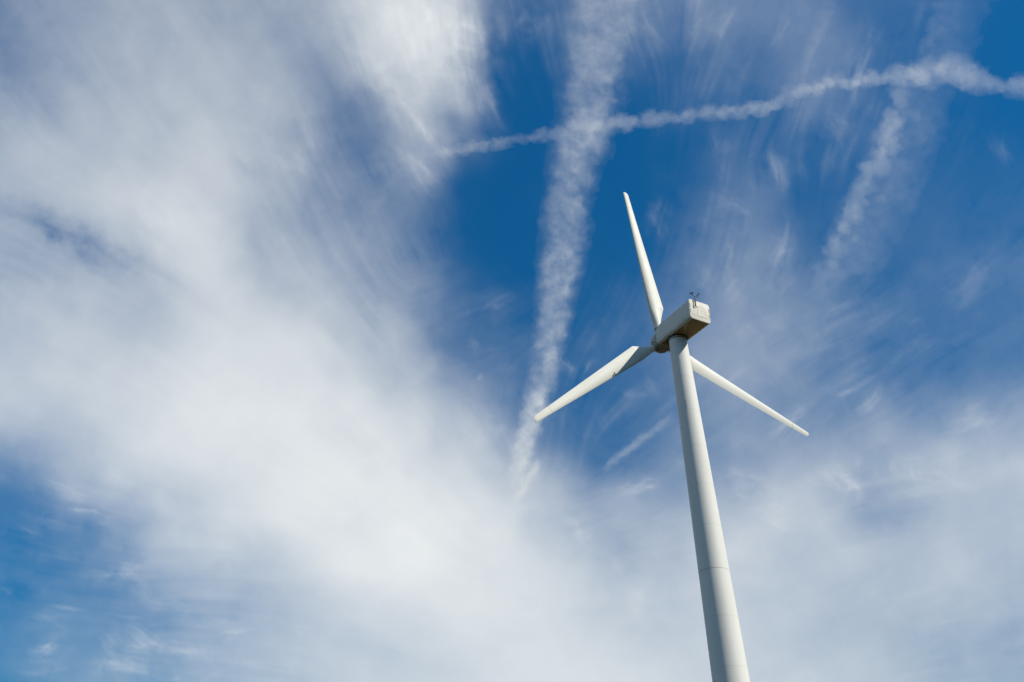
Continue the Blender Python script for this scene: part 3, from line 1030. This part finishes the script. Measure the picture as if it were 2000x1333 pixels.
def sheet(name, X, Y, Z, al, mat, cut=0.0012, extra=None):
    COS, QS, AL, base = [], [], [], 0
    for X_, Y_, Z_, a2 in [(X, Y, Z, al)] + ([extra] if extra else []):
        h, w = a2.shape
        idx = np.arange(h * w).reshape(h, w)
        q = np.stack([idx[:-1, :-1], idx[:-1, 1:], idx[1:, 1:], idx[1:, :-1]], -1).reshape(-1, 4)
        am = np.maximum.reduce([a2[:-1, :-1], a2[:-1, 1:], a2[1:, 1:], a2[1:, :-1]]).reshape(-1)
        q = q[am > cut]
        used = np.unique(q)
        remap = np.zeros(h * w, np.int64)
        remap[used] = np.arange(len(used))
        QS.append(remap[q] + base)
        COS.append(np.stack([X_.reshape(-1)[used], Y_.reshape(-1)[used], Z_.reshape(-1)[used]], -1))
        AL.append(a2.reshape(-1)[used])
        base += len(used)
    co = np.concatenate(COS).astype(np.float32)
    q = np.concatenate(QS)
    me = bpy.data.meshes.new(name)
    me.vertices.add(len(co))
    me.vertices.foreach_set('co', co.reshape(-1))
    me.loops.add(len(q) * 4)
    me.loops.foreach_set('vertex_index', q.reshape(-1).astype(np.int32))
    me.polygons.add(len(q))
    me.polygons.foreach_set('loop_start', (np.arange(len(q)) * 4).astype(np.int32))
    me.update(calc_edges=True)
    a_ = me.attributes.new('thickness', 'FLOAT', 'POINT')
    a_.data.foreach_set('value', np.concatenate(AL).astype(np.float32))
    me.materials.append(mat)
    o = bpy.data.objects.new(name, me)
    C.objects.link(o)
    return o


X, Y, Z = to_deck(GU.astype(float), GV.astype(float), 8000.0)
# coarser deck out of view, added as neutral fill light, open towards the sun
gx = np.arange(-70000, 70001, 350.0)
BX, BY = np.meshgrid(gx, gx)
dl = np.sqrt(BX ** 2 + BY ** 2 + 8000.0 ** 2)
dep = (BY * cp + 8000.0 * sp)
bu = 1000 + F_PX * BX / np.maximum(dep, 1)
bv = 666.5 - F_PX * (-BY * sp + 8000.0 * cp) / np.maximum(dep, 1)
bo = np.maximum(np.maximum(-bu, bu - 2000), np.maximum(-bv, bv - 1333))
bo = np.where(dep > 500, bo, 9999)
t_ = np.clip((bo - 60) / 190, 0, 1)
t_ = t_ * t_ * (3 - 2 * t_)
streak = fbm(BX / 9000 + 40, BY / 26000 + 40, 6, 0.55, 31) * 0.6 + fbm(BX / 16000 + 9, BY / 16000 + 9, 4, 0.5, 32) * 0.4
ba = np.clip((streak - 0.36) / 0.22, 0, 1) * 0.42
sunx, suny = sdir.x / sdir.z * 8000, sdir.y / sdir.z * 8000
hole = np.clip((np.hypot(BX - sunx, BY - suny) - 4000) / 5000, 0, 1)
ba = ba * t_ * hole * np.clip((68000 - np.hypot(BX, BY)) / 25000, 0, 1)
clouds = sheet('clouds', X, Y, Z, alpha, M_CLOUD, extra=(BX, BY, np.full_like(BX, 8010.0), ba))
clouds['kind'] = 'stuff'
clouds['label'] = 'soft white cirrus cloud veil thickest at the left and along the bottom'
clouds['category'] = 'clouds'


# contrails -----------------------------------------------------------------
def contrail(name, pts, label, alt, peak, puff, style, group=None, seed=0, tail=(0.06, 0.06)):
    """pts = [(u, v, half width, strength)]"""
    c_, q = spline(pts, 400)
    L = q[-1]
    ns = int(L / STEP)
    c_ = np.stack([np.interp(np.linspace(0, L, ns), q, c_[:, k]) for k in range(4)], -1)
    s = np.linspace(0, L, ns)
    tx, ty = np.gradient(c_[:, 0]), np.gradient(c_[:, 1])
    ln = np.hypot(tx, ty)
    nx, ny = -ty / ln, tx / ln
    k_ = np.ones(31) / 31
    nx = np.convolve(np.pad(nx, 15, 'edge'), k_, 'valid')
    ny = np.convolve(np.pad(ny, 15, 'edge'), k_, 'valid')
    wmax = c_[:, 2].max() * 1.7
    nt_ = int(2 * wmax / 2.2)
    tline = np.linspace(-1.7, 1.7, nt_)
    T = np.repeat(tline[None, :], ns, 0).astype(np.float32)
    HW = np.repeat(c_[:, 2:3], nt_, 1).astype(np.float32)
    ST = np.repeat(c_[:, 3:4], nt_, 1).astype(np.float32)
    Pu = (c_[:, 0:1] + nx[:, None] * T * HW).astype(np.float32)
    Pv = (c_[:, 1:2] + ny[:, None] * T * HW).astype(np.float32)
    SS = np.repeat(s[:, None], nt_, 1).astype(np.float32)
    # puffy margins: the half width swells and shrinks
    bl_ = np.abs(fbm(Pu / puff, Pv / puff, 4, 0.55, seed + 20) - 0.5) * 2
    n1 = fbm(Pu / puff, Pv / puff, 5, 0.6, seed + 21)
    n2 = fbm(Pu / (puff * 0.4), Pv / (puff * 0.4), 4, 0.6, seed + 22)
    sway = fbm(SS / (puff * 2.2), SS * 0 + 3, 3, 0.5, seed + 23) - 0.5
    Tw = T + sway * 0.4 + (n1 - 0.5) * 0.9 + (n2 - 0.5) * 0.4
    d = np.abs(Tw)
    rs = np.random.RandomState(seed + 70)
    wpx = Pu + (fbm(Pu / 15, Pv / 15, 4, 0.6, seed + 30) - 0.5) * 15 + (fbm(Pu / 5, Pv / 5, 3, 0.6, seed + 33) - 0.5) * 4
    wpy = Pv + (fbm(Pu / 15, Pv / 15, 4, 0.6, seed + 31) - 0.5) * 15 + (fbm(Pu / 5, Pv / 5, 3, 0.6, seed + 34) - 0.5) * 4
    clear = np.ones_like(Pu)

    def puff_at(pu, pv, r, a_):
        """one soft rounded lobe"""
        g = np.clip(1 - ((wpx - pu) ** 2 + (wpy - pv) ** 2) / (r * 1.45) ** 2, 0, 1)
        np.multiply(clear, 1 - a_ * g ** 1.15, out=clear)

    k = 0.0
    while k < ns - 1:
        i = int(k)
        u_, v_, hw_, st_ = c_[i]
        if style == 'wide':
            for _ in range(2):
                o_ = rs.uniform(-0.85, 0.80)
                r_ = hw_ * rs.uniform(0.12, 0.36)
                puff_at(u_ + nx[i] * o_ * hw_, v_ + ny[i] * o_ * hw_, r_ + 2.5, rs.uniform(0.08, 0.30) * (1.15 - 0.35 * abs(o_)))
            k += hw_ * 0.11 / STEP
        elif style == 'thin':
            o_ = rs.uniform(-0.4, 0.4)
            r_ = hw_ * rs.choice([0.45, 0.6, 0.8, 1.05])
            puff_at(u_ + nx[i] * o_ * hw_, v_ + ny[i] * o_ * hw_, r_, rs.uniform(0.2, 0.72))
            k += hw_ * rs.uniform(0.3, 0.85) / STEP
        elif style == 'branch':
            o_ = 0.62 - abs(rs.normal(0, 0.45))
            r_ = hw_ * rs.uniform(0.12, 0.30)
            puff_at(u_ + nx[i] * o_ * hw_, v_ + ny[i] * o_ * hw_, r_, rs.uniform(0.15, 0.65) * (0.5 + 0.5 * (o_ > 0)))
            k += hw_ * 0.115 / STEP
        else:
            puff_at(u_ + nx[i] * rs.uniform(-.3, .3) * hw_, v_ + ny[i] * rs.uniform(-.3, .3) * hw_, hw_ * rs.uniform(0.5, 0.9), rs.uniform(0.1, 0.4))
            k += hw_ * 0.4 / STEP
    lobes = 1 - clear
    if style == 'wide':
        body = 1 / (1 + np.exp((d - 0.85) * 6.0))
        rung = fbm(SS / 11 + (n1 - .5) * 2.5, T * 1.5, 3, 0.6, seed + 25)
        body = body * (0.30 + 0.25 * (n2 - 0.5) + 0.35 * (rung - 0.5)) + 0.85 * lobes * (0.72 + 0.6 * (n2 - 0.3))
        body += 0.10 * np.exp(-(T / 1.0) ** 2)
    elif style == 'thin':
        body = lobes * (0.80 + 0.5 * (n2 - 0.4)) + 0.10 * np.exp(-(T / 0.7) ** 2)
    elif style == 'branch':      # rounded lobes along the far-left margin, a faint veil drifting off to the right
        Ts = T + (n1 - 0.5) * 0.8
        veil_ = 1 / (1 + np.exp(-(-Ts + 0.5) * 7)) * 1 / (1 + np.exp(-(Ts + 1.1) * 3.0))
        body = veil_ * (0.30 + 0.3 * (n1 - 0.5)) + 0.9 * lobes * (0.8 + 0.5 * (n2 - 0.4))
    else:
        body = (0.55 * np.exp(-(d / 0.6) ** 2) + lobes) * np.clip(0.75 + 0.6 * (n2 - 0.4), 0.2, 1.5)
    gaps = fbm(SS / 70, T * 0.25 + 5, 4, 0.6, seed + 60)
    body = np.clip(body * np.clip(0.45 + 1.15 * gaps, 0.5, 1.35), 0, 1.6)
    fade = np.clip(s / L / tail[0], 0, 1) * np.clip((1 - s / L) / tail[1], 0, 1)
    fade = fade * fade * (3 - 2 * fade)
    rim = np.clip((1.7 - np.abs(T)) / 0.35, 0, 1)
    al = np.clip(body * ST * peak * fade[:, None] * rim, 0, 0.97)
    X, Y, Z = to_deck(Pu.astype(float), Pv.astype(float), alt)
    o = sheet(name, X, Y, Z, al, M_TRAIL, 0.012)
    o['label'] = label
    o['category'] = 'contrail'
    if group:
        o['group'] = group
    return o


G = 'contrails across the sky'
contrail('contrail', [(1215, -240, 85, .75), (1205, -100, 80, .8), (1180, 0, 70, .8), (1160, 130, 58, 1.0), (1142, 250, 50, 1.0), (1115, 370, 43, .85), (1100, 480, 39, .9), (1084, 600, 33, .95), (1070, 700, 28, 1.0), (1044, 800, 25, 1.1), (1022, 880, 22, 1.15), (1008, 940, 18, .9), (996, 1000, 15, .5)],
         'broad mottled white contrail running down the sky left of the turbine', 7900.0, 0.38, 34, 'wide', G, 1, (0.05, 0.07))
contrail('contrail', [(620, 352, 9, .25), (720, 332, 10, .3), (800, 308, 10, .4), (900, 293, 10, .9), (960, 281, 11, .9), (1050, 266, 11, .6), (1120, 258, 15, .7), (1190, 245, 17, 1.0), (1240, 236, 14, .9), (1340, 225, 13, .8), (1420, 217, 13, .85), (1500, 206, 14, 1.0), (1540, 188, 18, 1.1), (1590, 170, 14, 1.1), (1660, 160, 16, 1.2), (1740, 150, 18, 1.2), (1800, 148, 24, 1.15), (1850, 128, 25, 1.05), (1900, 150, 24, 1.0), (1960, 166, 19, 0.85), (2010, 166, 23, 1.25), (2100, 185, 28, 1.2), (2220, 215, 28, 1.0)],
         'thin puffy contrail crossing the sky sideways above the turbine, thickest at its right end', 7850.0, 0.235, 22, 'thin', G, 2, (0.08, 0.04))
contrail('contrail', [(1935, -160, 55, .5), (1880, -20, 60, .4), (1850, 50, 55, .5), (1815, 130, 50, .6), (1785, 190, 52, .95), (1765, 250, 56, 1.1), (1735, 320, 58, 1.0), (1700, 390, 60, 1.0), (1665, 460, 58, .9), (1630, 530, 52, .75), (1600, 610, 45, .5)],
         'ragged fading contrail hanging below the crossing contrail near the right edge', 7930.0, 0.255, 28, 'branch', G, 3, (0.1, 0.15))
contrail('contrail', [(1172, 925, 7, .6), (1200, 900, 9, 1.0), (1245, 866, 9, .9), (1290, 830, 9, .6), (1330, 800, 9, .4)],
         'short faint contrail streak low down between the lower left blade and the tower', 7950.0, 0.22, 20, 'streak', G, 4, (0.12, 0.3))
contrail('contrail', [(1056, 895, 9, .9), (1048, 912, 12, 1.1), (1032, 938, 10, .9), (1015, 965, 10, .8), (1000, 990, 10, .4)],
         'stubby bright cloud streak just right of the foot of the broad contrail', 7960.0, 0.32, 16, 'streak', G, 5, (0.15, 0.3))
